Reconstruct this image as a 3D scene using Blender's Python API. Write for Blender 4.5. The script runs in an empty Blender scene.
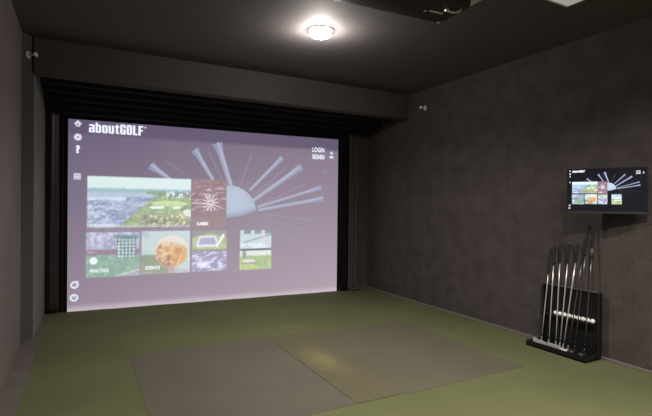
import bpy, bmesh, math, random
import numpy as np
from mathutils import Vector, Matrix
random.seed(4)
sc = bpy.context.scene
col = sc.collection
R = math.radians

# ------------------------------------------------------------------ helpers
def srgb(r, g, b):
    def f(c):
        c /= 255.0
        return c/12.92 if c <= .04045 else ((c+.055)/1.055)**2.4
    return (f(r), f(g), f(b), 1.0)

def link(o, parent=None):
    col.objects.link(o)
    if parent is not None: o.parent = parent
    return o

def obj(name, bm, m, parent=None, smooth=False):
    me = bpy.data.meshes.new(name)
    bmesh.ops.recalc_face_normals(bm, faces=bm.faces[:])
    bm.to_mesh(me); bm.free()
    if smooth:
        for p in me.polygons: p.use_smooth = True
    o = bpy.data.objects.new(name, me)
    if m is not None: me.materials.append(m)
    return link(o, parent)

def tag(o, label, cat, group=None):
    o['label'] = label; o['category'] = cat
    if group: o['group'] = group
    return o

def thing(name, label, cat, loc=(0,0,0), rotz=0, group=None):
    o = bpy.data.objects.new(name, None); link(o)
    o.empty_display_size = .1
    o.location = loc; o.rotation_euler = (0,0,rotz)
    return tag(o, label, cat, group)

def struct(name, bm, m, parent=None, smooth=False):
    o = obj(name, bm, m, parent, smooth); o['kind'] = 'structure'; return o

def box(bm, x0, x1, y0, y1, z0, z1, bevel=0, seg=2, M=None):
    vs = [bm.verts.new((x, y, z)) for x in (x0,x1) for y in (y0,y1) for z in (z0,z1)]
    idx = [(0,1,3,2),(4,6,7,5),(0,4,5,1),(2,3,7,6),(0,2,6,4),(1,5,7,3)]
    fs = [bm.faces.new([vs[i] for i in f]) for f in idx]
    if bevel:
        es = list({e for f in fs for e in f.edges})
        r = bmesh.ops.bevel(bm, geom=es, offset=bevel, segments=seg, affect='EDGES', profile=.5)
        vs = list({v for f in r['faces'] for v in f.verts} | {v for v in vs if v.is_valid})
    if M is not None: bmesh.ops.transform(bm, matrix=M, verts=[v for v in vs if v.is_valid])
    return bm

def B(*a, **k):
    return box(bmesh.new(), *a, **k)

def tube(bm, pts, radii, n=12, cap=True):
    pts = [Vector(p) for p in pts]
    if not hasattr(radii, '__len__'): radii = [radii]*len(pts)
    rings = []
    for i, p in enumerate(pts):
        d = (pts[min(i+1,len(pts)-1)] - pts[max(i-1,0)]).normalized()
        a = Vector((0,0,1)) if abs(d.z) < .95 else Vector((1,0,0))
        u = d.cross(a).normalized(); v = d.cross(u).normalized()
        rings.append([bm.verts.new(p + (u*math.cos(t)+v*math.sin(t))*radii[i])
                      for t in [2*math.pi*k/n for k in range(n)]])
    for a, b in zip(rings, rings[1:]):
        for k in range(n):
            bm.faces.new((a[k], a[(k+1)%n], b[(k+1)%n], b[k]))
    if cap:
        bm.faces.new(rings[0][::-1]); bm.faces.new(rings[-1])
    return bm

def lathe(bm, prof, n=32, c=(0,0,0)):
    """prof: (r, z) pairs; r = 0 makes a pole."""
    rings = []
    for r, z in prof:
        if r < 1e-6: rings.append([bm.verts.new((c[0], c[1], c[2]+z))])
        else: rings.append([bm.verts.new((c[0]+r*math.cos(2*math.pi*k/n), c[1]+r*math.sin(2*math.pi*k/n), c[2]+z)) for k in range(n)])
    for a, b in zip(rings, rings[1:]):
        for k in range(n):
            k2 = (k+1) % n
            if len(a) == 1 and len(b) == 1: continue
            if len(a) == 1: bm.faces.new((a[0], b[k], b[k2]))
            elif len(b) == 1: bm.faces.new((a[k], a[k2], b[0]))
            else: bm.faces.new((a[k], a[k2], b[k2], b[k]))
    return bm

def extrude_profile(bm, prof, x0, x1, closed=True):
    """prof in (y, z), run along x"""
    a = [bm.verts.new((x0, y, z)) for y, z in prof]
    b = [bm.verts.new((x1, y, z)) for y, z in prof]
    n = len(prof)
    for i in range(n if closed else n-1):
        j = (i+1) % n
        bm.faces.new((a[i], a[j], b[j], b[i]))
    if closed:
        bm.faces.new(a[::-1]); bm.faces.new(b)
    return bm

# ---------------------------------------------------------------- materials
def nodes(name):
    m = bpy.data.materials.new(name); m.use_nodes = True
    nt = m.node_tree; b = nt.nodes['Principled BSDF']
    return m, nt, b

def plain(name, c, rough=.6, metal=0.0, spec=.5):
    m, nt, b = nodes(name)
    b.inputs['Base Color'].default_value = c
    b.inputs['Roughness'].default_value = rough
    b.inputs['Metallic'].default_value = metal
    b.inputs['Specular IOR Level'].default_value = spec
    tc = nt.nodes.new('ShaderNodeTexCoord'); nz = nt.nodes.new('ShaderNodeTexNoise')
    nz.inputs['Scale'].default_value = 60
    nt.links.new(tc.outputs['Object'], nz.inputs['Vector'])
    mr = nt.nodes.new('ShaderNodeMapRange')
    mr.inputs['To Min'].default_value = max(rough-.06, 0.02); mr.inputs['To Max'].default_value = min(rough+.06, 1)
    nt.links.new(nz.outputs['Fac'], mr.inputs['Value'])
    nt.links.new(mr.outputs['Result'], b.inputs['Roughness'])
    return m

def fibre(name, c1, c2, scale=(300,300,300), bump=.3, big=None, bigscale=1.5, rough=.95, dist=.004, spec=.15, seams=None):
    """needle-punch carpet / turf: fine noise between two colours plus broad patches of wear"""
    m, nt, b = nodes(name)
    L = nt.links; N = nt.nodes.new
    tc = N('ShaderNodeTexCoord'); mp = N('ShaderNodeMapping')
    mp.inputs['Scale'].default_value = scale
    L.new(tc.outputs['Object'], mp.inputs['Vector'])
    nz = N('ShaderNodeTexNoise'); nz.inputs['Scale'].default_value = 1.0
    nz.inputs['Detail'].default_value = 4; nz.inputs['Roughness'].default_value = .7
    L.new(mp.outputs['Vector'], nz.inputs['Vector'])
    cr = N('ShaderNodeValToRGB')
    cr.color_ramp.elements[0].position = .3; cr.color_ramp.elements[0].color = c1
    cr.color_ramp.elements[1].position = .7; cr.color_ramp.elements[1].color = c2
    L.new(nz.outputs['Fac'], cr.inputs['Fac'])
    out = cr.outputs['Color']
    if big:
        n2 = N('ShaderNodeTexNoise'); n2.inputs['Scale'].default_value = bigscale
        n2.inputs['Detail'].default_value = 3
        L.new(tc.outputs['Object'], n2.inputs['Vector'])
        c2r = N('ShaderNodeMapRange')
        c2r.inputs['From Min'].default_value = .3; c2r.inputs['From Max'].default_value = .7
        c2r.inputs['To Min'].default_value = 1-big; c2r.inputs['To Max'].default_value = 1+big
        L.new(n2.outputs['Fac'], c2r.inputs['Value'])
        mx = N('ShaderNodeVectorMath'); mx.operation = 'SCALE'
        L.new(out, mx.inputs[0]); L.new(c2r.outputs['Result'], mx.inputs['Scale'])
        out = mx.outputs['Vector']
    if seams:
        axis, pitch, off, zp = seams
        sx = N('ShaderNodeSeparateXYZ'); L.new(tc.outputs['Object'], sx.inputs['Vector'])
        fac = None
        for ax, pi_, of in ((axis, pitch, off), ('Z', zp, .25)):
            a = N('ShaderNodeMath'); a.operation = 'SUBTRACT'; a.inputs[1].default_value = of
            L.new(sx.outputs[ax], a.inputs[0])
            p = N('ShaderNodeMath'); p.operation = 'PINGPONG'; p.inputs[1].default_value = pi_/2
            L.new(a.outputs[0], p.inputs[0])
            l = N('ShaderNodeMapRange'); l.inputs['From Min'].default_value = .002; l.inputs['From Max'].default_value = .009
            l.inputs['To Min'].default_value = 1.15 if ax != 'Z' else 1.08; l.inputs['To Max'].default_value = 1.0
            L.new(p.outputs[0], l.inputs['Value'])
            s = N('ShaderNodeVectorMath'); s.operation = 'SCALE'
            L.new(out, s.inputs[0]); L.new(l.outputs['Result'], s.inputs['Scale']); out = s.outputs['Vector']
    L.new(out, b.inputs['Base Color'])
    b.inputs['Roughness'].default_value = rough
    b.inputs['Specular IOR Level'].default_value = spec
    bp = N('ShaderNodeBump'); bp.inputs['Strength'].default_value = bump; bp.inputs['Distance'].default_value = dist
    L.new(nz.outputs['Fac'], bp.inputs['Height']); L.new(bp.outputs['Normal'], b.inputs['Normal'])
    return m

def cloth(name, c, rough=.8, spec=.3, sheen=0.0, scale=25, bump=.3):
    m, nt, b = nodes(name); L = nt.links; N = nt.nodes.new
    b.inputs['Base Color'].default_value = c; b.inputs['Roughness'].default_value = rough
    b.inputs['Specular IOR Level'].default_value = spec; b.inputs['Sheen Weight'].default_value = sheen
    tc = N('ShaderNodeTexCoord'); nz = N('ShaderNodeTexNoise'); nz.inputs['Scale'].default_value = scale
    nz.inputs['Detail'].default_value = 5
    L.new(tc.outputs['Object'], nz.inputs['Vector'])
    bp = N('ShaderNodeBump'); bp.inputs['Strength'].default_value = bump; bp.inputs['Distance'].default_value = .01
    L.new(nz.outputs['Fac'], bp.inputs['Height']); L.new(bp.outputs['Normal'], b.inputs['Normal'])
    return m

def glow(name, c, s):
    m, nt, b = nodes(name)
    b.inputs['Base Color'].default_value = (.6,.6,.6,1)
    b.inputs['Emission Color'].default_value = c; b.inputs['Emission Strength'].default_value = s
    b.inputs['Roughness'].default_value = .5
    return m

def picture(name, base, s, rough, spec):
    m, nt, b = nodes(name)
    a = nt.nodes.new('ShaderNodeAttribute'); a.attribute_name = 'picture'
    b.inputs['Base Color'].default_value = (base, base, base, 1)
    b.inputs['Roughness'].default_value = rough; b.inputs['Specular IOR Level'].default_value = spec
    nt.links.new(a.outputs['Color'], b.inputs['Emission Color'])
    b.inputs['Emission Strength'].default_value = s
    return m

WALL = fibre('wall_carpet', (.046,.039,.036,1), (.100,.085,.080,1), (60,60,170), .5, .16, 5.0, seams=('Y', 1.504, 3.642, 1.3))
WALL2 = fibre('wall_carpet_left', (.120,.101,.094,1), (.220,.188,.178,1), (60,60,170), .5, .12, 1.2)
BEAM = fibre('beam_carpet', (.060,.052,.050,1), (.090,.078,.076,1), (120,120,120), .4, .10, 1.0)
CEIL = fibre('ceiling_paint', (.084,.075,.076,1), (.106,.096,.097,1), (40,40,40), .15, .06, .8, rough=.8, spec=.3)
TURF = fibre('green_turf', (.069,.077,.036,1), (.154,.160,.076,1), (170,170,170), .8, .10, 1.1)
MAT_L = fibre('mat_turf', (.080,.073,.055,1), (.134,.123,.096,1), (220,220,220), .7, .07, 2.0)
MAT_R = fibre('mat_turf_right', (.076,.071,.049,1), (.130,.121,.083,1), (220,220,220), .7, .07, 2.0)
LEDGE = fibre('grey_carpet', (.090,.076,.070,1), (.165,.142,.132,1), (120,120,120), .5, .12, 3.0)
BASEB = plain('baseboard_paint', (.17,.145,.135,1), .6)
BLACK = plain('black_board', (.008,.008,.009,1), .45)
BLACKM = plain('black_metal', (.012,.012,.014,1), .35, .3)
BLACKP = plain('black_plastic', (.012,.012,.013,1), .4)
GREYP = plain('grey_plastic', (.10,.10,.10,1), .4)
RUBBER = plain('black_rubber', (.012,.012,.012,1), .75)
STEEL = plain('steel', (.80,.79,.78,1), .34, .65)
DSTEEL = plain('dark_graphite', (.17,.165,.16,1), .3, .8)
CHROME = plain('chrome', (.85,.84,.83,1), .12, 1.0)
SATIN = plain('satin_iron', (.78,.78,.77,1), .38, .8)
WHITE = plain('white_plastic', (.72,.72,.70,1), .4)
PALE = plain('pale_grille', (.62,.58,.58,1), .6)
CURT = cloth('black_velour', (.006,.006,.006,1), .9, .15)
CURTV = cloth('black_vinyl', (.032,.021,.022,1), .42, .45, scale=12, bump=.6)
CURTG = cloth('charcoal_cloth', (.075,.075,.080,1), .85, .2)
BAFF = cloth('baffle_cloth', (.022,.020,.020,1), .8, .25)

# mat strip with a worn patch (own shape, in the turf itself)
m, nt, b = nodes('hitting_strip_turf'); MAT_S = m; L = nt.links; N = nt.nodes.new
tc = N('ShaderNodeTexCoord'); nz = N('ShaderNodeTexNoise'); nz.inputs['Scale'].default_value = 200; nz.inputs['Detail'].default_value = 4
L.new(tc.outputs['Object'], nz.inputs['Vector'])
cr = N('ShaderNodeValToRGB'); cr.color_ramp.elements[0].position = .3; cr.color_ramp.elements[1].position = .7
cr.color_ramp.elements[0].color = (.080,.072,.044,1); cr.color_ramp.elements[1].color = (.134,.122,.074,1)
L.new(nz.outputs['Fac'], cr.inputs['Fac'])
mp = N('ShaderNodeMapping'); mp.inputs['Location'].default_value = (-1.99, -3.72, 0); mp.vector_type = 'POINT'
L.new(tc.outputs['Object'], mp.inputs['Vector'])
mp2 = N('ShaderNodeMapping'); mp2.inputs['Scale'].default_value = (5.2, 2.2, 0)
L.new(mp.outputs['Vector'], mp2.inputs['Vector'])
n3 = N('ShaderNodeTexNoise'); n3.inputs['Scale'].default_value = 9; n3.inputs['Detail'].default_value = 4
L.new(tc.outputs['Object'], n3.inputs['Vector'])
ln = N('ShaderNodeVectorMath'); ln.operation = 'LENGTH'; L.new(mp2.outputs['Vector'], ln.inputs[0])
ad = N('ShaderNodeMath'); ad.operation = 'ADD'; L.new(ln.outputs['Value'], ad.inputs[0]); L.new(n3.outputs['Fac'], ad.inputs[1])
mr = N('ShaderNodeMapRange'); mr.inputs['From Min'].default_value = .6; mr.inputs['From Max'].default_value = 1.5
mr.inputs['To Min'].default_value = .55; mr.inputs['To Max'].default_value = 0.0
L.new(ad.outputs[0], mr.inputs['Value'])
mx = N('ShaderNodeMix'); mx.data_type = 'RGBA'; mx.inputs['B'].default_value = (.215,.200,.085,1)
L.new(mr.outputs['Result'], mx.inputs['Factor']); L.new(cr.outputs['Color'], mx.inputs['A'])
L.new(mx.outputs['Result'], b.inputs['Base Color'])
b.inputs['Roughness'].default_value = .95; b.inputs['Specular IOR Level'].default_value = .15
bp = N('ShaderNodeBump'); bp.inputs['Strength'].default_value = .7; bp.inputs['Distance'].default_value = .004
L.new(nz.outputs['Fac'], bp.inputs['Height']); L.new(bp.outputs['Normal'], b.inputs['Normal'])

# golf ball
m, nt, b = nodes('golf_ball'); BALL = m; L = nt.links; N = nt.nodes.new
b.inputs['Base Color'].default_value = (.90,.90,.88,1); b.inputs['Roughness'].default_value = .35
tc = N('ShaderNodeTexCoord'); vo = N('ShaderNodeTexVoronoi'); vo.inputs['Scale'].default_value = 260
L.new(tc.outputs['Object'], vo.inputs['Vector'])
bp = N('ShaderNodeBump'); bp.inputs['Strength'].default_value = .5; bp.inputs['Distance'].default_value = .0006
L.new(vo.outputs['Distance'], bp.inputs['Height']); L.new(bp.outputs['Normal'], b.inputs['Normal'])

# ------------------------------------------------------------------ the room
XR, XL, ZC = 4.397, -.526, 3.13
YB = -1.6
struct('floor', B(-.75, XR+.2, YB-.1, 7.4, -.10, 0), TURF)
struct('ceiling', B(-.75, XR+.2, YB-.1, 7.4, ZC, ZC+.1), CEIL)
struct('wall_right', B(XR, XR+.12, YB-.1, 7.4, -.02, ZC+.02), WALL)
struct('wall_left', B(XL-.12, XL, YB-.1, 5.43, -.02, ZC+.02), WALL2)
struct('wall_back', B(-.75, XR+.1, 7.25, 7.37, -.02, ZC+.02), CURTG)
struct('wall_front', B(-.75, XR+.1, YB-.1, YB, -.02, ZC+.02), WALL2)
# jog of the left wall: an angled return and a plain run up to the screen enclosure
bm = bmesh.new()
pl = [(-.65,5.43),(-.526,5.43),(-.432,5.60),(-.402,6.74),(-.402,7.26),(-.65,7.26)]
a = [bm.verts.new((x,y,-.02)) for x,y in pl]; c_ = [bm.verts.new((x,y,ZC+.02)) for x,y in pl]
for i in range(len(pl)):
    j = (i+1) % len(pl); bm.faces.new((a[i],a[j],c_[j],c_[i]))
bm.faces.new(a[::-1]); bm.faces.new(c_)
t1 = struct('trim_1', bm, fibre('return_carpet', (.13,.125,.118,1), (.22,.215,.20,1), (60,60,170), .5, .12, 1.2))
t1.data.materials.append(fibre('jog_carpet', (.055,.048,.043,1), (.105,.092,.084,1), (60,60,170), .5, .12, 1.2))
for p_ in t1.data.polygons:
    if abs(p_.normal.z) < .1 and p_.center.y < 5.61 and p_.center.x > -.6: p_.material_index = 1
# carpeted strip along the foot of the left wall
bm = bmesh.new()
pl = [(-.526,YB),(-.368,YB),(-.374,5.2),(-.380,6.72),(-.402,6.72),(-.432,5.60),(-.526,5.43)]
a = [bm.verts.new((x,y,0)) for x,y in pl]; c_ = [bm.verts.new((x,y,.012)) for x,y in pl]
for i in range(len(pl)):
    j = (i+1) % len(pl); bm.faces.new((a[i],a[j],c_[j],c_[i]))
bm.faces.new(a[::-1]); bm.faces.new(c_)
struct('baseboard_left', bm, LEDGE)
struct('baseboard_right', B(XR-.014, XR, YB, 6.64, 0, .026, bevel=.004), BASEB)
# carpeted drop beam in front of the screen bay
struct('trim_2', B(-.44, XR, 5.553, 5.72, 2.764, ZC+.01, bevel=.012), BEAM)

# ------------------------------------------------------------- turf mats
def mat_slab(name, x0, x1, y0, y1, m, label, h=.0025):
    o = obj(name, B(x0, x1, y0, y1, 0, h), m)
    # keep object origin at the world origin so the turf grain stays in metres
    return tag(o, label, 'mat')
mat_slab('stance_mat', .413, 1.7755, 2.79, 4.63, MAT_L, 'large grey-olive turf stance mat inlaid nearest the left wall')
mat_slab('hitting_strip', 1.777, 2.2095, 2.785, 4.60, MAT_S, 'narrow yellowish worn hitting strip between the two grey mats', .0045)
mat_slab('stance_mat', 2.2100, 3.530, 2.76, 4.56, MAT_R, 'large grey-olive turf stance mat nearest the club rack')

# small divot marks on the strip
# ------------------------------------------------------------- the menu picture
def ss(e0, e1, x):
    t = np.clip((x-e0)/(e1-e0), 0, 1); return t*t*(3-2*t)

class Painter:
    """paints the menu on arrays S (m from the left edge) and T (m above the bottom edge)"""
    def __init__(s, S, T, bg):
        s.S, s.T = S, T
        s.c = np.zeros(S.shape+(3,)) + np.array(bg, float)
        s.rng = np.random.RandomState(7)
    def put(s, mask, rgb, a=1.0):
        k = (np.clip(mask, 0, 1)*a)[..., None]
        s.c = s.c*(1-k) + np.array(rgb, float)*k
    def rect(s, x0, x1, y0, y1, e=.004):
        S, T = s.S, s.T
        return ss(x0-e, x0+e, S)*(1-ss(x1-e, x1+e, S))*ss(y0-e, y0+e, T)*(1-ss(y1-e, y1+e, T))
    def disc(s, x, y, r, ry=None, e=.006):
        d = np.sqrt((s.S-x)**2 + ((s.T-y)*(r/(ry or r)))**2)
        return 1-ss(r-e, r+e, d)
    def ring(s, x, y, r, w):
        d = np.abs(np.hypot(s.S-x, s.T-y)-r); return 1-ss(w*.5-.004, w*.5+.006, d)
    def line(s, x0, y0, x1, y1, w0, w1, flare=0):
        dx, dy = x1-x0, y1-y0; L2 = dx*dx+dy*dy
        t = np.clip(((s.S-x0)*dx+(s.T-y0)*dy)/L2, 0, 1)
        d = np.hypot(s.S-(x0+t*dx), s.T-(y0+t*dy))
        w = w0+(w1-w0)*t + flare*np.clip((t-.70)/.30, 0, 1)**2
        if flare:
            tt = ((s.S-x0)*dx+(s.T-y0)*dy)/L2; cut = 1-ss(1.0, 1.0+.012/math.sqrt(L2), tt)
            return (1-ss(w-.006, w+.006, d))*cut
        return 1-ss(w-.006, w+.006, d)
    def noise(s, fx, fy=None):
        fy = fy or fx
        v = (s.vnoise(fx, fy)+.6*s.vnoise(fx*1.9, fy*1.9)+.4*s.vnoise(fx*3.7, fy*3.7))/2.0
        return np.clip((v-.5)*1.5+.5, 0, 1)
    def vnoise(s, fx, fy):
        g = s.rng.rand(97, 97)
        a = s.rng.rand()*1.5; x = s.S*fx*math.cos(a*.3)+s.T*fy*math.sin(a*.3)+7; y = s.T*fy*math.cos(a*.3)-s.S*fx*math.sin(a*.3)+150
        xi = np.floor(x).astype(int); yi = np.floor(y).astype(int)
        u = x-xi; v = y-yi; u = u*u*(3-2*u); v = v*v*(3-2*v)
        G = lambda a, b: g[a % 97, b % 97]
        return (G(xi,yi)*(1-u)+G(xi+1,yi)*u)*(1-v) + (G(xi,yi+1)*(1-u)+G(xi+1,yi+1)*u)*v

def paint(S, T, bg, hdr, tee, wash):
    p = Painter(S, T, bg)
    n1 = p.noise(1.2); n2 = p.noise(2.5)
    if wash:      # projector's uneven dark field plus room light on the cloth, painted in
        k = (.62*(1-T/2.5)+.38*S/3.9)[..., None]
        p.c = np.array((100,90,116.))*(1-k) + np.array((174,156,170.))*k
        p.put(n1*.18, (150,130,146)); p.put(ss(.12, .02, T+.03*n2)*.7, (204,193,202))  # brighter bottom hem is room light painted into the picture
    p.put(ss(2.30, 2.37, T), hdr, .9)
    # ---- tees and the golf ball
    for a in [((2.430,1.651),(2.940,2.167),.016,.028,.016),((2.495,1.499),(3.263,2.040),.020,.034,.024),
              ((2.559,1.392),(3.619,1.720),.014,.020,.018),((2.575,1.346),(3.657,1.540),.016,.026,.018),
              ((2.138,1.705),(1.931,2.328),.026,.040,.032),((1.90,1.74),(1.608,2.213),.018,.032,.026),
              ((1.36,1.71),(1.013,1.960),.014,.036,.024)]:
        (x0,y0),(x1,y1),w0,w1,fl = a
        p.put(p.line(x0,y0,x1,y1,w0*1.3,w1*1.15,fl), tee, .75)
        p.put(p.line(x0+(x1-x0)*.90,y0+(y1-y0)*.90,x1,y1,w1*1.2,w1*1.5,fl*.6), (124,132,176), .35)
        nx_, ny_ = -(y1-y0)/math.hypot(x1-x0,y1-y0), (x1-x0)/math.hypot(x1-x0,y1-y0)
        sg = 1 if ny_ > 0 else -1
        p.put(p.line(x0+nx_*w0*.35*sg,y0+ny_*w0*.35*sg,x1+nx_*w1*.35*sg,y1+ny_*w1*.35*sg,w0*.5,w1*.5,0), tuple(min(255,v+26) for v in tee), .55)
    for (x0,y0),(x1,y1),k in [((2.275,1.708),(2.456,2.202),.5),((1.541,1.804),(1.211,2.033),.4),((2.002,1.805),(1.808,2.195),.5),
                       ((2.559,1.408),(3.336,1.769),.45),((2.494,1.576),(3.025,2.029),.5),((2.50,1.54),(3.20,1.90),.3),
                       ((2.624,1.285),(3.519,1.188),.4),((2.561,1.223),(3.362,1.027),.35),((2.53,1.131),(3.191,.885),.28),
                       ((2.40,1.15),(2.95,.80),.18)]:
        p.put(p.line(x0,y0,x1,y1,.005,.008), tee, k)
    p.put(p.disc(3.688,1.985,.030), tee, .35)
    for x,y in [(3.02,2.24),(3.45,1.86),(3.30,2.18),(1.80,2.25)]: p.put(p.disc(x,y,.014), (185,130,150), .5)
    ball = p.disc(2.12,1.30,.41)*ss(-.006,.006,S-2.07)*ss(-.008,.008,T-(1.235+.52*np.maximum(S-2.07,0)**2))
    p.put(ball, (168,182,206))
    dd = np.clip(np.hypot(S-2.12,T-1.30)/.41, 0, .999); wz = 1+.35*dd**3
    gx = np.sin((S-2.12)*wz*120+T*8)*np.sin(((T-1.3)*wz-(S-2.12)*.5)*130)
    p.put(ball*ss(.0,.7,gx), (208,220,236), .8); p.put(ball*ss(.0,.7,-gx), (140,154,186), .85)
    p.put(ball*ss(.09,0,T-(1.235+.52*np.maximum(S-2.07,0)**2)), (132,138,170), .55)
    p.put(ball*p.disc(2.22,1.50,.16,e=.10), (190,206,226), .4)
    # ---- tile 1, the links course
    r = p.rect(.226,1.558,1.098,1.788)
    p.put(r, (205,226,226))
    n = p.noise(14,26); nb = p.noise(30,40); nc = p.noise(8,30)
    p.put(r*ss(1.66,1.62,T+.02*n), (140,178,186)); p.put(r*ss(1.60,1.56,T)*1, (168,186,208))
    p.put(r*ss(1.53,1.50,T)*ss(.25,.75,nc), (128,140,184))
    p.put(r*ss(1.36,1.30,T)*ss(.4,.7,n), (130,134,166), .6); p.put(r*ss(1.52,1.40,T)*ss(.55,.8,nb)*ss(.8,.4,S), (205,208,226), .7)
    p.put(r*p.rect(.226,.70,1.47,1.515,.012), (206,220,238), .8)
    grn = r*ss(-.03,.03,(S-.62)*.9-(1.62-T)*0.0-(T-1.10)*1.0+.02)*ss(1.60,1.57,T+.03*n)
    p.put(grn, (146,170,128)); p.put(grn*ss(.45,.75,nb), (108,136,110), .8); p.put(grn*ss(.35,.65,n), (176,196,140), .5)
    p.put(r*p.disc(1.27,1.43,.24,.042), (190,212,150)); p.put(r*p.disc(1.10,1.375,.10,.020), (226,236,232)); p.put(r*p.disc(1.36,1.372,.07,.018), (226,236,220))
    p.put(r*p.disc(1.10,1.58,.16,.028), (118,150,112), .7)
    p.put(r*p.rect(1.22,1.558,1.505,1.60,.02)*ss(.35,.6,nb), (216,226,232)); p.put(r*p.rect(1.22,1.558,1.505,1.60,.02)*ss(.5,.3,nb), (110,128,128), .8)
    low = r*ss(1.33,1.25,T)*ss(.75,.95,S)
    p.put(low, (150,146,128), .7); p.put(low*ss(.55,.75,nb), (212,216,160)); p.put(low*ss(.5,.25,n), (112,110,104), .6)
    p.put(r*p.disc(1.52,1.30,.07,.05), (222,232,226), .9)
    p.put(r*p.rect(.23,1.55,1.10,1.13,.01), (196,192,214), .5)
    p.put(p.rect(.25,.62,1.115,1.150), (214,218,232), .45)
    # ---- tile 2, the red dashboard
    r = p.rect(1.562,2.07,1.062,1.788)
    p.put(r, (150,116,126), .9)
    n = p.noise(24,34); d = p.noise(10,52)
    p.put(r*ss(.55,.8,n), (170,136,146), .8); p.put(r*ss(.4,.2,n)*ss(1.3,1.5,T), (142,92,102), .5)
    p.put(r*ss(.62,.72,d)*ss(1.30,1.36,T)*ss(1.72,1.66,T), (206,196,206), .75)
    p.put(r*ss(1.34,1.22,T), (152,132,136), .7)
    for k in range(6):
        a = k*math.pi/6+.1; cx, cy = 1.837, 1.445
        x0, y0, x1, y1 = cx-.115*math.cos(a), cy-.115*math.sin(a), cx+.115*math.cos(a), cy+.115*math.sin(a)
        p.put(p.line(x0,y0,x1,y1,.008,.008)*(1-p.disc(cx,cy,.022)), (232,226,232), .95)
    # ---- tile 3, basket of range balls
    r = p.rect(.215,.874,.430,1.036)
    p.put(r, (172,174,204)); n = p.noise(40,12); nb = p.noise(26)
    p.put(r*ss(.45,.7,n)*ss(.78,.84,T), (136,132,170), .6); p.put(r*ss(.55,.8,nb)*ss(.80,.9,T), (208,214,232), .7)
    p.put(r*ss(.815,.79,T), (132,104,126), .85); p.put(r*ss(.735,.725,T), (126,160,146)); p.put(r*ss(.735,.725,T)*ss(.4,.8,nb), (146,184,160), .7)
    p.put(r*p.rect(.23,.32,.755,.78,.01), (190,176,190), .7)
    p.put(r*ss(.02,-.02,T-(.40+.30*(S-.50)))*ss(.45,.55,S), (166,166,186), .9)
    p.put(r*ss(.010,.0,np.abs(T-(.41+.30*(S-.50))))*ss(.5,.55,S), (226,230,236), .8)
    bk = ss(-.01,.01,.150-np.abs(S-.700)-(1-(T-.66)/.34)*.055)*ss(.67,.69,T)*ss(1.0,.98,T)
    gl = ((np.floor((S*24))+np.floor(T*24)) % 2)
    ballg = ss(.42,.30,np.hypot((S*22) % 1-.5, (T*22) % 1-.5))
    p.put(r*bk, (70,104,112)); p.put(r*bk*p.noise(22), (190,206,206), .7); p.put(r*bk*ballg*ss(.95,.93,T), (214,226,226), .8); p.put(r*bk*ss(.955,.965,T), (92,142,158), .9)
    p.put(p.disc(.305,.655,.048), (228,234,236))
    # ---- tile 4, ball on a tee
    r = p.rect(.900,1.550,.440,1.042)
    p.put(r, (184,204,206)); n = p.noise(5,5)
    p.put(r*ss(1.25,.95,S)*ss(.4,.8,n), (150,168,176), .7); p.put(r*ss(.73,.69,T)*ss(1.40,1.24,S), (134,150,124))
    p.put(r*p.disc(1.30,.755,.228,e=.012), (218,214,206)); 
    n = p.noise(26); n4 = p.noise(9)
    p.put(r*p.disc(1.30,.735,.212,e=.02)*ss(.93,.80,T+.16*(S-1.2)), (198,150,108), .9)
    p.put(r*p.disc(1.30,.735,.20,e=.02)*ss(.93,.86,T)*ss(.5,.8,n), (236,196,140), .7)
    p.put(r*p.disc(1.27,.72,.17,e=.03)*ss(.5,.25,n)*ss(.95,.8,T), (140,92,82), .7); p.put(r*p.disc(1.39,.70,.11,e=.05), (226,160,90), .55)
    p.put(r*p.rect(1.255,1.335,.44,.53,.012), (196,150,144)); p.put(r*ss(.52,.47,T), (166,158,170), .35)
    # ---- tile 5, screen bay and water
    r = p.rect(1.580,2.080,.446,1.040); n = p.noise(12); nw = p.noise(16,60)
    p.put(r, (176,186,142)); p.put(r*ss(.5,.8,n), (150,166,128), .6)
    p.put(r*ss(.98,1.02,T+.25*np.abs(S-1.83)), (130,130,140), .8)
    p.put(r*ss(-.01,.01,.155-np.abs(S-1.80)-.35*np.maximum(T-.86,0))*p.rect(1.6,2.0,.80,.96,.01), (214,220,228))
    p.put(r*ss(-.01,.01,.125-np.abs(S-1.80)-.35*np.maximum(T-.86,0))*p.rect(1.6,2.0,.835,.935,.01), (156,162,196))
    p.put(r*p.line(1.94,.80,2.03,.97,.012,.02), (230,232,224))
    p.put(r*ss(.745,.735,T), (140,138,180)); p.put(r*ss(.735,.72,T)*ss(.5,.75,nw), (216,214,234), .9); p.put(r*p.rect(1.58,2.08,.735,.765,.008), (120,126,110), .7)
    # ---- tile 6, clubhouse
    r = p.rect(2.284,2.779,.434,1.036); n = p.noise(14); nb = p.noise(30)
    p.put(r, (186,208,214))
    p.put(r*ss(.96,1.0,T)*ss(.4,.6,np.abs(np.sin(S*19))), (120,122,146), .9); p.put(r*p.line(2.34,.85,2.78,.97,.010,.012), (110,140,146), .7)
    p.put(r*p.line(2.62,.98,2.77,.78,.022,.022), (226,190,190), .6); p.put(r*ss(.86,.82,T)*ss(.4,.7,n), (220,226,234), .8)
    p.put(r*p.rect(2.284,2.779,.725,.755,.006), (84,92,100)); p.put(r*ss(.722,.715,T), (212,220,214)); p.put(r*ss(.665,.64,T+.02*n), (156,182,126))
    p.put(r*ss(.60,.58,T)*ss(.5,.7,n), (190,200,130), .7); p.put(r*p.disc(2.42,.56,.11,.03), (218,214,222), .85); p.put(r*p.rect(2.30,2.55,.53,.545,.006), (96,92,104), .6)
    p.put(r*p.disc(2.35,.68,.03,.07), (110,110,130), .7)
    g_ = p.c.mean(-1, keepdims=True); reg = p.rect(.2,2.8,.42,1.80)[..., None]*(.14 if wash else .1)
    p.c = p.c*(1-reg)+(g_*.75+np.array((196,190,206))*.25)*reg
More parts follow.
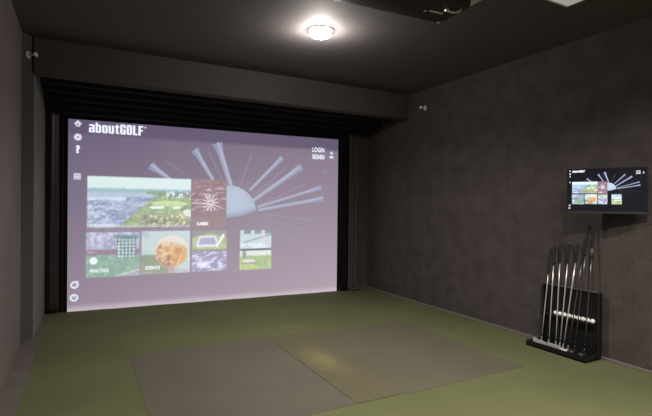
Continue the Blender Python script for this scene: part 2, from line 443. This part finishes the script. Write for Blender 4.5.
    if wash: p.c = p.c + (p.rect(.22,1.556,.44,1.78)+p.rect(1.58,2.08,.446,1.04)+p.rect(2.284,2.779,.434,1.036))[..., None]*((p.noise(44)-.5)*24*(1-ss(1.56,1.62,T))*(1-ss(.80,.88,T)*ss(1.05,1.0,T))+12)[..., None]
    # ---- icons down the left edge and at the right
    I = (226,232,244)
    p.put(p.line(.078,2.468,.112,2.502,.009,.009), I); p.put(p.line(.112,2.502,.146,2.468,.009,.009), I)
    p.put(p.rect(.088,.136,2.430,2.480)*(1-p.rect(.103,.121,2.44,2.468)), I); pass
    p.put(p.ring(.112,2.293,.026,.026), I)
    for k in range(8):
        a = k*math.pi/4; p.put(p.disc(.112+.040*math.cos(a),2.293+.040*math.sin(a),.009), I)
    p.put(p.rect(.065,.150,1.735,1.815)*(1-.7*p.rect(.080,.135,1.750,1.790)), I, .85)
    for x in (.090,.108,.126): p.put(p.disc(x,1.775,.009), I); p.put(p.disc(x,1.757,.008), I, .7)
    p.put(p.ring(.084,.348,.038,.022), I); p.put(p.line(.102,.375,.118,.392,.009,.010), I); p.put(p.line(.084,.35,.10,.35,.005,.006), I, .6)
    p.put(p.ring(.079,.180,.038,.022), I); p.put(p.line(.079,.205,.079,.185,.008,.008), I, .9)
    p.put(p.disc(3.803,2.292,.024), I); p.put(p.disc(3.803,2.225,.040,.022), I)
    return np.clip(p.c, 0, 255)

def picture_sheet(name, w, h, nx, ny, scale, m, parent, bg, hdr, tee, wash, gain=1.0, contrast=1.0, wave=0.0):
    """a sheet in its own xz plane, x from 0 to w, with the menu as a colour attribute"""
    x = np.linspace(0, w, nx+1); z = np.linspace(0, h, ny+1)
    X, Z = np.meshgrid(x, z)
    Y = np.zeros_like(X)
    if wave:
        Y = wave*np.exp(-Z/.16)*(np.sin(X*7.0)+.5*np.sin(X*17+1)) + wave*.25*np.sin(X*1.6)*np.sin(Z*1.3)
    co = np.stack([X, Y, Z], -1).reshape(-1, 3)
    i = np.arange(nx)[None,:] + np.arange(ny)[:,None]*(nx+1)
    q = np.stack([i, i+1, i+nx+2, i+nx+1], -1).reshape(-1, 4)
    me = bpy.data.meshes.new(name)
    me.vertices.add(len(co)); me.vertices.foreach_set('co', co.ravel())
    me.loops.add(q.size); me.loops.foreach_set('vertex_index', q.ravel().astype(np.int32))
    me.polygons.add(len(q)); me.polygons.foreach_set('loop_start', np.arange(0, q.size, 4, dtype=np.int32))
    me.update(calc_edges=True)
    me.polygons.foreach_set('use_smooth', [True]*len(q))
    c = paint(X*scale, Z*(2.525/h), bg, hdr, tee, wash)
    if contrast != 1: c = np.clip((c/255.)**contrast*255*gain, 0, 255)
    c = c/255.; c = np.where(c <= .04045, c/12.92, ((c+.055)/1.055)**2.4)
    rgba = np.ones(X.shape+(4,)); rgba[..., :3] = c
    at = me.color_attributes.new('picture', 'FLOAT_COLOR', 'POINT')
    at.data.foreach_set('color', rgba.reshape(-1).astype(np.float32))
    me.materials.append(m)
    return link(bpy.data.objects.new(name, me), parent)

def text_mesh(s, width, height, bold=.03, spacing=1.0):
    """letters as a flat mesh in the xz plane, lower left corner at the origin, fitted to width x height"""
    cu = bpy.data.curves.new('txt', 'FONT'); cu.body = s; cu.size = 1; cu.offset = bold
    cu.space_character = spacing; cu.fill_mode = 'FRONT'; cu.resolution_u = 3
    ob = bpy.data.objects.new('txt', cu); col.objects.link(ob)
    bpy.context.view_layer.update()
    dg = bpy.context.evaluated_depsgraph_get()
    me = bpy.data.meshes.new_from_object(ob.evaluated_get(dg))
    bpy.data.objects.remove(ob); bpy.data.curves.remove(cu)
    co = np.array([v.co[:] for v in me.vertices])
    lo, hi = co.min(0), co.max(0); s_ = (hi-lo)
    for v in me.vertices:
        v.co = ((v.co.x-lo[0])/s_[0]*width, 0, (v.co.y-lo[1])/s_[1]*height)
    me.materials.clear()
    return me

GLY = {  # block letters on a 6 x 12 grid: outline boxes, stems two units wide
 'a': [(0,0,4,1.6),(3.4,0,5.6,8),(0.3,6.6,4,8.2),(0,0,2.1,4.6),(.8,3.6,4,4.9)],
 'b': [(0,0,2.2,12),(1.5,6.6,4.9,8.2),(1.5,0,4.9,1.6),(3.4,.7,5.6,7.5)],
 'o': [(0,.7,2.2,7.5),(3.4,.7,5.6,7.5),(.7,6.6,4.9,8.2),(.7,0,4.9,1.6)],
 'u': [(0,.7,2.2,8.2),(3.4,0,5.6,8.2),(.7,0,4,1.6)],
 't': [(.9,.6,3.1,11),(0,6.7,4.3,8.2),(1.6,0,4.3,1.6)],
 'G': [(0,.9,2.3,11.1),(.8,10.2,5,12),(.8,0,5,1.8),(3.5,7.6,5.8,11.1),(3.5,0,5.8,6),(3.0,4.4,5,6)],
 'O': [(0,.9,2.3,11.1),(3.5,.9,5.8,11.1),(.8,10.2,5,12),(.8,0,5,1.8)],
 'L': [(0,0,2.3,12),(0,0,4.8,1.9)],
 'F': [(0,0,2.3,12),(0,10.1,5.0,12),(0,5.2,4.6,7.0)]}
def block_mesh(s, width, height):
    bm = bmesh.new(); x = 0; k = 0
    for ch in s:
        g = GLY[ch]; w = max(b_[2] for b_ in g)
        if ch.islower(): g = [(a[0], a[1]*1.17 if 1.7 < a[1] < 9 else a[1], a[2], a[3]*1.17 if 1.7 < a[3] < 9 else a[3]) for a in g]
        for a in g:
            y = -k*.00002; k += 1
            bm.faces.new([bm.verts.new(v) for v in ((x+a[0],y,a[1]),(x+a[2],y,a[1]),(x+a[2],y,a[3]),(x+a[0],y,a[3]))])
        x += w+1.0
    x -= 1.0
    for v in bm.verts: v.co = (v.co.x/x*width, v.co.y, v.co.z/12*height)
    me = bpy.data.meshes.new('logo'); bm.to_mesh(me); bm.free(); return me
WORDS = [('logo_lettering', 'aboutGOLF', .241, 2.366, .665, .132, .075),
         ('logo_mark', 'o', .925, 2.470, .022, .022, .02),
         ('menu_lettering', 'LOGIN', 3.452, 2.292, .214, .076, .02),
         ('menu_lettering', 'SIGNIN', 3.454, 2.178, .214, .076, .03),
         ('menu_lettering', '?', .086, 2.080, .052, .105, .05),
         ('menu_lettering', 'COURSES', .262, 1.118, .300, .036, .01),
         ('menu_lettering', 'GAMES', 1.640, 1.118, .165, .050, .025),
         ('menu_lettering', 'PRACTICE', .262, .500, .225, .045, .02),
         ('menu_lettering', 'EVENTS', .950, .505, .190, .050, .025),
         ('menu_lettering', 'VIDEO', 1.642, .512, .150, .050, .025)]
def lettering(parent, scale, m, dim, y):
    for nm, s, x, z, w, h, bold in WORDS:
        me = block_mesh(s, w*scale, h*scale) if len(s) == 9 else text_mesh(s, w*scale, h*scale, bold, 1.0)
        me.materials.append(dim if s == 'COURSES' else m)
        o = link(bpy.data.objects.new(nm, me), parent); o.location = (x*scale, y, z*scale)

# ------------------------------------------------------------- projection screen
PROJ = picture('projected_picture', .16, 1.0, .9, .1)
LET = glow('projected_white', srgb(236,242,252), 1.0)
LETD = glow('projected_faint', srgb(206,212,228), 1.0)
SW, SH = 3.925, 2.525
ang = math.atan2(-.0605107, .99816757)
scr = thing('projection_screen', 'wide projection screen filled with the golf menu of picture tiles', 'screen', (-.151, 6.829, 0), ang)
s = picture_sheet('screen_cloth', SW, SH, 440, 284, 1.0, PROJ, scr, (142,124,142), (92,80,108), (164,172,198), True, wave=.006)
lettering(scr, 1.0, LET, LETD, -.014)
# black border and frame around the cloth
bm = bmesh.new()
box(bm, -.055, 0, .012, .05, .004, SH+.055); box(bm, SW, SW+.055, .012, .05, .004, SH+.055)
box(bm, 0, SW, .012, .05, SH, SH+.055)
obj('frame', bm, CURT, scr)

# ------------------------------------------------------------- black enclosure cloths
def pleat(name, x0, x1, y, z0, z1, m, label, amp, k, parent=None, thick=.03, bulge=.0):
    """vertical cloth with soft folds"""
    bm = bmesh.new(); nx, nz = 28, 46
    rows = []
    for side in (0, 1):
        g = []
        for j in range(nz+1):
            z = z0+(z1-z0)*j/nz
            r = []
            for i in range(nx+1):
                u = i/nx; x = x0+(x1-x0)*u
                fold = amp*math.sin(u*math.pi*2*k + .5*math.sin(z*2.1))
                edge = -bulge*math.sin(math.pi*u)
                pinch = .5*bulge*math.exp(-(z-z0)/.05) if bulge else 0
                r.append(bm.verts.new((x, y+fold+edge+pinch+side*thick, z)))
            g.append(r)
        rows.append(g)
    f, b_ = rows
    for g in (f, b_):
        for j in range(nz):
            for i in range(nx): bm.faces.new((g[j][i], g[j][i+1], g[j+1][i+1], g[j+1][i]))
    for j in range(nz):
        for i in (0, nx): bm.faces.new((f[j][i], f[j+1][i], b_[j+1][i], b_[j][i]))
    for i in range(nx):
        for j in (0, nz): bm.faces.new((f[j][i], f[j][i+1], b_[j][i+1], b_[j][i]))
    o = obj(name, bm, m, parent, smooth=True)
    if label: tag(o, label, 'curtain')
    return o
pleat('side_curtain', -.396, -.250, 6.800, .020, 2.60, CURTV, 'glossy black padded curtain left of the projection screen', .004, 2, bulge=.03)
pleat('side_curtain', -.245, -.212, 6.835, .006, 2.60, CURT, 'thin matte black curtain strip between padded curtain and screen', .002, 1)
pleat('side_curtain', 3.842, 3.955, 6.545, .008, 2.60, CURT, 'black padded curtain hugging the right edge of the screen', .003, 1, bulge=.03)
pleat('side_curtain', 3.960, 4.070, 6.590, .004, 2.66, CURTG, 'narrow charcoal curtain right of the black padded one', .007, 1.5)
pleat('side_curtain', 4.074, 4.196, 6.640, .004, 2.70, CURTG, 'charcoal curtain beside the carpeted corner of the right wall', .006, 2)
struct('trim_3', B(4.200, XR, 6.64, 6.72, 0, 2.80), WALL)
# bunched cloth at the foot of the right curtains
bm = bmesh.new()
tube(bm, [(3.985,6.53,.022),(4.03,6.50,.028),(4.09,6.515,.030),(4.15,6.50,.024),(4.20,6.53,.016)], [.012,.024,.020,.026,.010], 12)
tag(obj('bunched_cloth', bm, CURTG, None, True), 'crumpled grey cloth lying at the foot of the right curtains', 'cloth')

# stepped baffles from the beam back to the top of the screen
bm = bmesh.new()
prof = []
steps = [(5.74,2.790),(5.98,2.772),(6.22,2.735),(6.44,2.690),(6.62,2.640)]
top = []
for i, (y, z) in enumerate(steps):
    prof += [(y, z+.075), (y+.004, z+.02), (y+.016, z+.002), (y+.034, z), (y+.050, z+.012), (y+.060, z+.055)]
prof += [(6.755, 2.690), (6.775, 2.600), (6.785, 2.60), (6.785, 2.76)]
prof += [(y+.02, z+.13) for y, z in reversed(steps)]
extrude_profile(bm, prof, -.395, 4.39)
tag(obj('ceiling_baffle', bm, BAFF), 'black cloth baffles in stepped folds above the screen behind the beam', 'curtain')

# ------------------------------------------------------------- ceiling fittings
LAMP = glow('lamp_glass', (1.0, .93, .86, 1), 50)
lt = thing('ceiling_lamp', 'round glowing surface ceiling lamp above the mats', 'lamp', (2.03, 3.92, ZC))
obj('lamp_rim', lathe(bmesh.new(), [(0,0),(.114,0),(.118,-.004),(.114,-.008),(.100,-.010),(0,-.010)], 40), WHITE, lt, True)
obj('lamp_diffuser', lathe(bmesh.new(), [(.100,-.010),(.104,-.030),(.101,-.046),(.088,-.060),(.055,-.070),(0,-.074)], 40), LAMP, lt, True)

# overhead tracking unit
a_ = R(-3.4); px_, py_ = 2.66, 2.965
pu = thing('overhead_sensor_unit', 'long black sensor housing hung under the ceiling beside the lamp', 'device', (px_-px_*math.cos(a_)+py_*math.sin(a_)+.02, py_-px_*math.sin(a_)-py_*math.cos(a_), 0), a_)
HOUS = plain('housing_black', (.030,.027,.027,1), .5)
obj('housing', B(1.15, 2.632, 2.56, 2.960, 2.985, 3.085, bevel=.018, seg=4), HOUS, pu, True)
obj('end_cap', B(2.628, 2.660, 2.60, 2.925, 2.992, 3.078, bevel=.012, seg=3), HOUS, pu, True)
obj('mounting_plate', B(1.3, 2.45, 2.64, 2.88, 3.083, ZC), BLACKM, pu)
bm = bmesh.new(); box(bm, 2.405, 2.530, 2.768, 2.792, 2.9825, 2.9855); 
lathe(bm, [(0,-.0035),(.013,-.0035),(.013,0),(0,0)], 16, (2.375, 2.800, 2.986))
obj('badge', bm, WHITE, pu)
bm = bmesh.new(); tube(bm, [(2.500,2.690,2.972),(2.560,2.690,2.966),(2.600,2.672,2.972),(2.602,2.640,2.986)], [.008,.010,.010,.008], 10)
box(bm, 2.49, 2.512, 2.672, 2.708, 2.966, 2.99)
obj('latch', bm, SATIN, pu, True)
bm = bmesh.new(); lathe(bm, [(0,-.012),(.016,-.010),(.022,0),(0,0)], 16, (2.628, 2.945, 2.992))
obj('lens', bm, CHROME, pu, True)
# pale fitting beside it and a square ceiling panel
bm = B(2.66, 2.83, 2.60, 2.775, ZC-.03, ZC, bevel=.008)
tag(obj('ceiling_box', bm, PALE), 'small pale ceiling box at the photo top edge beside the black housing', 'ceiling box')
vt = thing('ceiling_panel', 'square pale ceiling panel at the top edge above the right wall', 'ceiling panel', (3.272, 2.121, ZC))
bm = bmesh.new()
for a in ((-.3,.3,.286,.3),(-.3,.3,-.3,-.286),(-.3,-.286,-.286,.286),(.286,.3,-.286,.286)): box(bm, *a, -.012, 0)
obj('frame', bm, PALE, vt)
obj('panel_face', B(-.286,.286,-.286,.286,-.009,-.002), glow('panel_glow', (1.0,.90,.92,1), .28), vt)  # weak glow added so the panel shows pale against the dark ceiling

# sidewall sprinklers
def sprinkler(loc, rz, label):
    t = thing('wall_sprinkler', label, 'sprinkler', loc, rz, 'wall sprinklers')
    bm = lathe(bmesh.new(), [(0,0),(.030,0),(.030,.004),(.020,.010),(0,.010)], 24)
    bmesh.ops.rotate(bm, verts=bm.verts[:], matrix=Matrix.Rotation(R(-90),3,'Y'), cent=(0,0,0))
    obj('escutcheon', bm, WHITE, t, True)
    bm = bmesh.new(); tube(bm, [(-.008,0,0),(-.035,0,0)], [.010,.008], 12)
    tube(bm, [(-.030,-.008,0),(-.046,-.014,0),(-.060,-.003,0)], .003, 8); tube(bm, [(-.030,.008,0),(-.046,.014,0),(-.060,.003,0)], .003, 8)
    obj('nozzle', bm, SATIN, t, True)
    obj('deflector', B(-.066, -.060, -.022, .022, -.014, .016, bevel=.002), WHITE, t)
    t.scale = (1.25, 1.25, 1.25)
sprinkler((XR, 5.166, 2.862), 0, 'small white sprinkler head on the dark right wall below the beam end')
sprinkler((-.478, 5.517, 2.93), R(180-29), 'small white sprinkler head high on the left wall return')

# ------------------------------------------------------------- television
TW, TH = .634, .417
tv = thing('television', 'small black television showing the golf menu on the right wall', 'television', (4.190, 2.440, 1.599), R(-70))
tv.rotation_euler = (R(3.2), 0, R(-70))
# local frame: x to the right of the picture, -y towards the room, z up
obj('casing', B(-TW/2, TW/2, 0, .030, -TH/2, TH/2, bevel=.006, seg=3), BLACKP, tv, True)
obj('rear_housing', B(-.24, .24, .028, .058, -.15, .12, bevel=.012, seg=3), BLACKP, tv, True)
bm = bmesh.new(); e = .011
box(bm, -TW/2, TW/2, -.006, .002, -TH/2, -TH/2+.020, bevel=.002)
obj('lower_bezel', bm, plain('bezel_grey', (.035,.035,.037,1), .4), tv)
bm = bmesh.new()
box(bm, -TW/2, TW/2, -.004, .002, TH/2-e, TH/2, bevel=.0015); box(bm, -TW/2, -TW/2+e, -.004, .002, -TH/2+.02, TH/2-e, bevel=.0015)
box(bm, TW/2-e, TW/2, -.004, .002, -TH/2+.02, TH/2-e, bevel=.0015)
obj('bezel', bm, BLACKP, tv)
TVP = picture('television_picture', .01, 1.35, .25, .4)
pw = TW-2*e; k = pw/SW; ph = TH-e-.020
dsp = picture_sheet('display', pw, ph, 250, 146, SW/pw, TVP, tv, (13,15,27), (10,12,26), (176,184,214), False, 1.06, 1.15)
dsp.location = (-TW/2+e, -.0025, -TH/2+.020)
# the display is a touch flatter than the big screen: squeeze heights to the panel
SHm = ph/pw*SW
dsp['squeeze'] = 1
me = dsp.data
TL_ = glow('television_white', srgb(236,240,250), 1.1)
def tv_letters():
    for nm, s_, x, z, w, h, bold in WORDS:
        mm = block_mesh(s_, w*k, h*k) if len(s_) == 9 else text_mesh(s_, w*k, h*k, bold, 1.0); mm.materials.append(TL_)
        o = link(bpy.data.objects.new(nm, mm), dsp); o.location = (x*k, -.0008, z*k*(SHm/SH))
tv_letters()
# bracket
wb = obj('wall_bracket', B(-.05, .05, .158, .168, -.12, .06, bevel=.003), BLACKM, tv)
bm = bmesh.new(); box(bm, -.10, -.07, .056, .070, -.17, .11); box(bm, .07, .10, .056, .070, -.17, .11)
box(bm, -.10, .10, .066, .086, -.05, .01); box(bm, -.022, .022, .084, .160, -.04, 0)
obj('bracket_arm', bm, BLACKM, tv)
bm = bmesh.new()
tube(bm, [(-.006,.050,-.150),(-.004,.048,-.215),(.006,.040,-.262)], .008, 10); tube(bm, [(.030,.050,-.150),(.026,.048,-.215),(.012,.040,-.258)], .008, 10)
obj('bracket_cord', bm, RUBBER, tv, True)

# ------------------------------------------------------------- club rack
rk = thing('golf_club_rack', 'black floor rack holding golf clubs against the right wall', 'rack', (4.26, 2.88, 0))
def P(x0,x1,y0,y1,z0,z1,**k_): return B(x0-4.26, x1-4.26, y0-2.88, y1-2.88, z0, z1, **k_)
bm = P(4.118,4.380,2.558,3.190,0,.014)
for a in ((4.118,4.132,2.558,3.190,0,.056),(4.366,4.380,2.558,3.190,0,.056),(4.132,4.366,2.558,2.572,0,.056),(4.132,4.366,3.176,3.190,0,.056)):
    box(bm, a[0]-4.26, a[1]-4.26, a[2]-2.88, a[3]-2.88, a[4], a[5], bevel=.002)
obj('tray', bm, BLACKM, rk)
obj('back_panel', P(4.350,4.362,2.570,3.150,.012,.630), BLACK, rk)
for y0 in (2.550, 3.140):
    obj('side_post', P(4.318,4.366,y0,y0+.022,.012,.637,bevel=.003), BLACK, rk)
bm = bmesh.new(); tube(bm, [(.060,-.300,.640),(.060,.290,.640)], .0045, 10)
for i in range(9):
    tube(bm, [(.060,-.27+i*.066,.640),(.094,-.27+i*.066,.640)], .003, 8)
obj('top_rail', bm, GREYP, rk, True)
bm = P(4.280,4.350,2.598,3.150,.326,.334)
box(bm, .018, .022, -.282, .270, .326, .345)
obj('ball_shelf', bm, BLACK, rk)
bm = bmesh.new()
for i in range(22):
    y = -.27+i*.0252; box(bm, .0865, .090, y-.004, y+.004, .35, .62); box(bm, .0865, .090, y-.004, y+.004, .016, .325)
obj('ribbing', bm, BLACKM, rk)

# golf balls in a row on the shelf
bm = bmesh.new(); bmesh.ops.create_icosphere(bm, subdivisions=3, radius=.0225)
gb = obj('golf_ball', bm, BALL, None, True); gb.location = (4.316, 2.996, .3568)
names = ['white golf ball at the far left end of the rack shelf row', 'second white golf ball from the left on the rack shelf', 'third white golf ball from the left on the rack shelf',
         'fourth white golf ball from the left on the rack shelf', 'middle white golf ball of the nine on the rack shelf', 'fourth white golf ball from the right on the rack shelf',
         'third white golf ball from the right on the rack shelf', 'second white golf ball from the right on the rack shelf', 'white golf ball at the right end of the rack shelf row']
tag(gb, names[0], 'golf ball', 'golf balls on the rack shelf')
for i in range(1, 9):
    o = gb.copy(); col.objects.link(o); o.location = (4.316, 2.996-i*.0480, .3568); o.rotation_euler = (i*.7, i*1.1, 0); o['label'] = names[i]

# clubs: bottom, top, kind
def iron_head_bm(M):
    """blade: heel at the hosel, toe pointing +x, face towards -y"""
    bm = bmesh.new()
    out = [(-.006,.012),(.004,-.004),(.030,-.012),(.062,-.010),(.078,.004),(.082,.026),(.074,.046),(.055,.044),(.022,.026),(.004,.030),(-.006,.030)]
    f = [bm.verts.new((x,-.003-.22*(.02-z)*.3, z)) for x,z in out]
    b_ = [bm.verts.new((x, .010 if z < .01 else .004, z)) for x,z in out]
    bm.faces.new(f); bm.faces.new(b_[::-1])
    n = len(out)
    for i in range(n): bm.faces.new((f[i], b_[i], b_[(i+1)%n], f[(i+1)%n]))
    bmesh.ops.bevel(bm, geom=bm.edges[:], offset=.0012, segments=1, affect='EDGES')
    tube(bm, [(0,.002,.018),(0,.002,.062)], [.0068,.0064], 12)
    bmesh.ops.transform(bm, matrix=M, verts=bm.verts[:]); return bm
def wood_head_bm(M):
    bm = bmesh.new()
    bmesh.ops.create_uvsphere(bm, u_segments=24, v_segments=14, radius=1)
    for v in bm.verts:
        x, y, z = v.co
        v.co = (.038+x*.050, y*.040, .010+max(z, -.55)*.030)
    tube(bm, [(0,0,.018),(0,0,.065)], [.008,.0066], 12)
    bmesh.ops.transform(bm, matrix=M, verts=bm.verts[:]); return bm
def putter_head_bm(M):
    bm = bmesh.new(); box(bm, -.008, .076, -.008, .012, -.010, .018, bevel=.004); box(bm, .012, .066, .012, .024, -.010, .006, bevel=.003)
    tube(bm, [(0,0,.012),(0,0,.060)], [.006,.0056], 12)
    bmesh.ops.transform(bm, matrix=M, verts=bm.verts[:]); return bm

CLUBS = [ # bottom (x,y,z), top (x,y,z), grip start fraction, kind, toe direction in degrees, label
 ((4.225,3.090,.045),(4.358,3.092,1.012),.715,'iron', 125,'steel iron golf club at the left end of the rack, shortest'),
 ((4.215,2.999,.040),(4.358,3.047,1.038),.80,'iron', 122,'steel iron golf club second from the left in the rack'),
 ((4.215,2.921,.040),(4.358,2.980,1.074),.80,'iron', 118,'steel iron golf club third from the left in the rack'),
 ((4.215,2.878,.040),(4.358,2.886,1.082),.80,'iron', 120,'steel iron golf club fourth from the left in the rack'),
 ((4.215,2.840,.040),(4.358,2.795,1.090),.81,'iron', 120,'steel iron golf club leaning right, fifth from the left in the rack'),
 ((4.235,2.802,.040),(4.358,2.718,1.140),.78,'hybrid', 120,'dark shafted golf club just left of the two tallest'),
 ((4.240,2.738,.045),(4.360,2.693,1.268),.76,'wood', 180,'tallest dark shafted golf club with the plain black grip'),
 ((4.240,2.640,.045),(4.360,2.642,1.246),.76,'wood', 180,'tall dark golf club with a pale grip band, rightmost in rack')]
for i, (b0, t0, gf, kind, toe, lab) in enumerate(CLUBS):
    b0, t0 = Vector(b0), Vector(t0)
    t = thing('golf_club', lab, 'golf club', b0, 0, 'golf clubs in the rack')
    d = (t0-b0); Ln = d.length; q = d.to_track_quat('Z','Y').to_matrix().to_4x4()
    def at(f): return d*f
    dark = kind != 'iron'
    obj('shaft', tube(bmesh.new(), [at(.045), at(.3), at(.6), at(gf+.02)], [.0046,.0050,.0058,.0064], 12), DSTEEL if dark else STEEL, t, True)
    gr = obj('grip', tube(bmesh.new(), [at(gf), at(gf+.01), at(.97), at(.985), at(1)], [.0085,.0095,.0132,.0140,.0120], 14), RUBBER, t, True)
    obj('butt_cap', tube(bmesh.new(), [at(1), at(1.003)], [.010,.008], 14), GREYP if i != 3 else SATIN, gr, True)
    obj('ferrule', tube(bmesh.new(), [at(.060), at(.082)], [.0070,.0056], 12), BLACKP, t, True)
    if i == 7:
        obj('grip_band', tube(bmesh.new(), [at(.775), at(.84)], [.0118,.0128], 14), GREYP, gr, True)
    M = Matrix.Rotation(R(toe), 4, 'Z')
    Mz = Matrix.Translation((0,0,0)) @ M
    if kind == 'iron': h_ = obj('head', iron_head_bm(Mz@Matrix.Translation((0,0,-.010))), SATIN, t)
    elif kind == 'hybrid': h_ = obj('head', putter_head_bm(Mz@Matrix.Translation((0,0,-.012))), SATIN, t)
    else: h_ = obj('head', wood_head_bm(Mz@Matrix.Translation((0,0,-.010))), BLACKP, t, True)
    if kind == 'wood':
        obj('sole_badge', lathe(bmesh.new(), [(0,.0235),(.007,.0225),(.009,.0205),(0,.0205)], 14, tuple((Mz@Vector((.040,0,0)))[:2])+(0.0,)), CHROME, h_, True)

# ------------------------------------------------------------- light
def area(name, loc, size, power, c=(1,.93,.84), spread=180, rot=(0,0,0), shape='DISK'):
    l = bpy.data.lights.new(name, 'AREA'); l.energy = power; l.size = size; l.color = c; l.shape = shape
    l.spread = R(spread)
    o = link(bpy.data.objects.new(name, l)); o.location = loc; o.rotation_euler = rot
    return o
area('lamp_light', (2.03,3.92,3.045), .15, 42, c=(1,.93,.87), spread=150)
pt_ = bpy.data.lights.new('lamp_glow', 'POINT'); pt_.energy = 36; pt_.color = (1,.92,.86); pt_.shadow_soft_size = .03
link(bpy.data.objects.new('lamp_glow', pt_)).location = (2.03, 3.92, ZC-.13)
for i, (x, y, p_) in enumerate([(2.03,.95,95),(3.3,.2,50),(.9,-.6,35)]):
    area('ceiling_light', (x, y, 3.10), .40, p_, c=(1,.92,.86), spread=150)

w = bpy.data.worlds.new('World'); sc.world = w; w.use_nodes = True
w.node_tree.nodes['Background'].inputs['Color'].default_value = (0,0,0,1)

# ------------------------------------------------------------- camera
f, yaw, pitch, roll = 455.3847, .4939, -.0087, -.0114
cam = bpy.data.cameras.new('Camera'); co_ = link(bpy.data.objects.new('Camera', cam))
cam.sensor_fit = 'HORIZONTAL'; cam.sensor_width = 36; cam.lens = f*36/652; cam.clip_start = .02
fw = Vector((math.sin(yaw)*math.cos(pitch), math.cos(yaw)*math.cos(pitch), math.sin(pitch)))
rt = Vector((math.cos(yaw), -math.sin(yaw), 0)); up = rt.cross(fw)
cr_, sr_ = math.cos(roll), math.sin(roll)
xr = rt*cr_ - up*sr_; yu = rt*sr_ + up*cr_
Mx = Matrix((( xr.x, yu.x, -fw.x, 0), (xr.y, yu.y, -fw.y, 0), (xr.z, yu.z, -fw.z, 1.45), (0,0,0,1)))
co_.matrix_world = Mx
sc.camera = co_
vs = sc.view_settings
vs.view_transform = 'Standard'; vs.look = 'None'; vs.exposure = 0.0; vs.gamma = 1.0; vs.use_curve_mapping = False
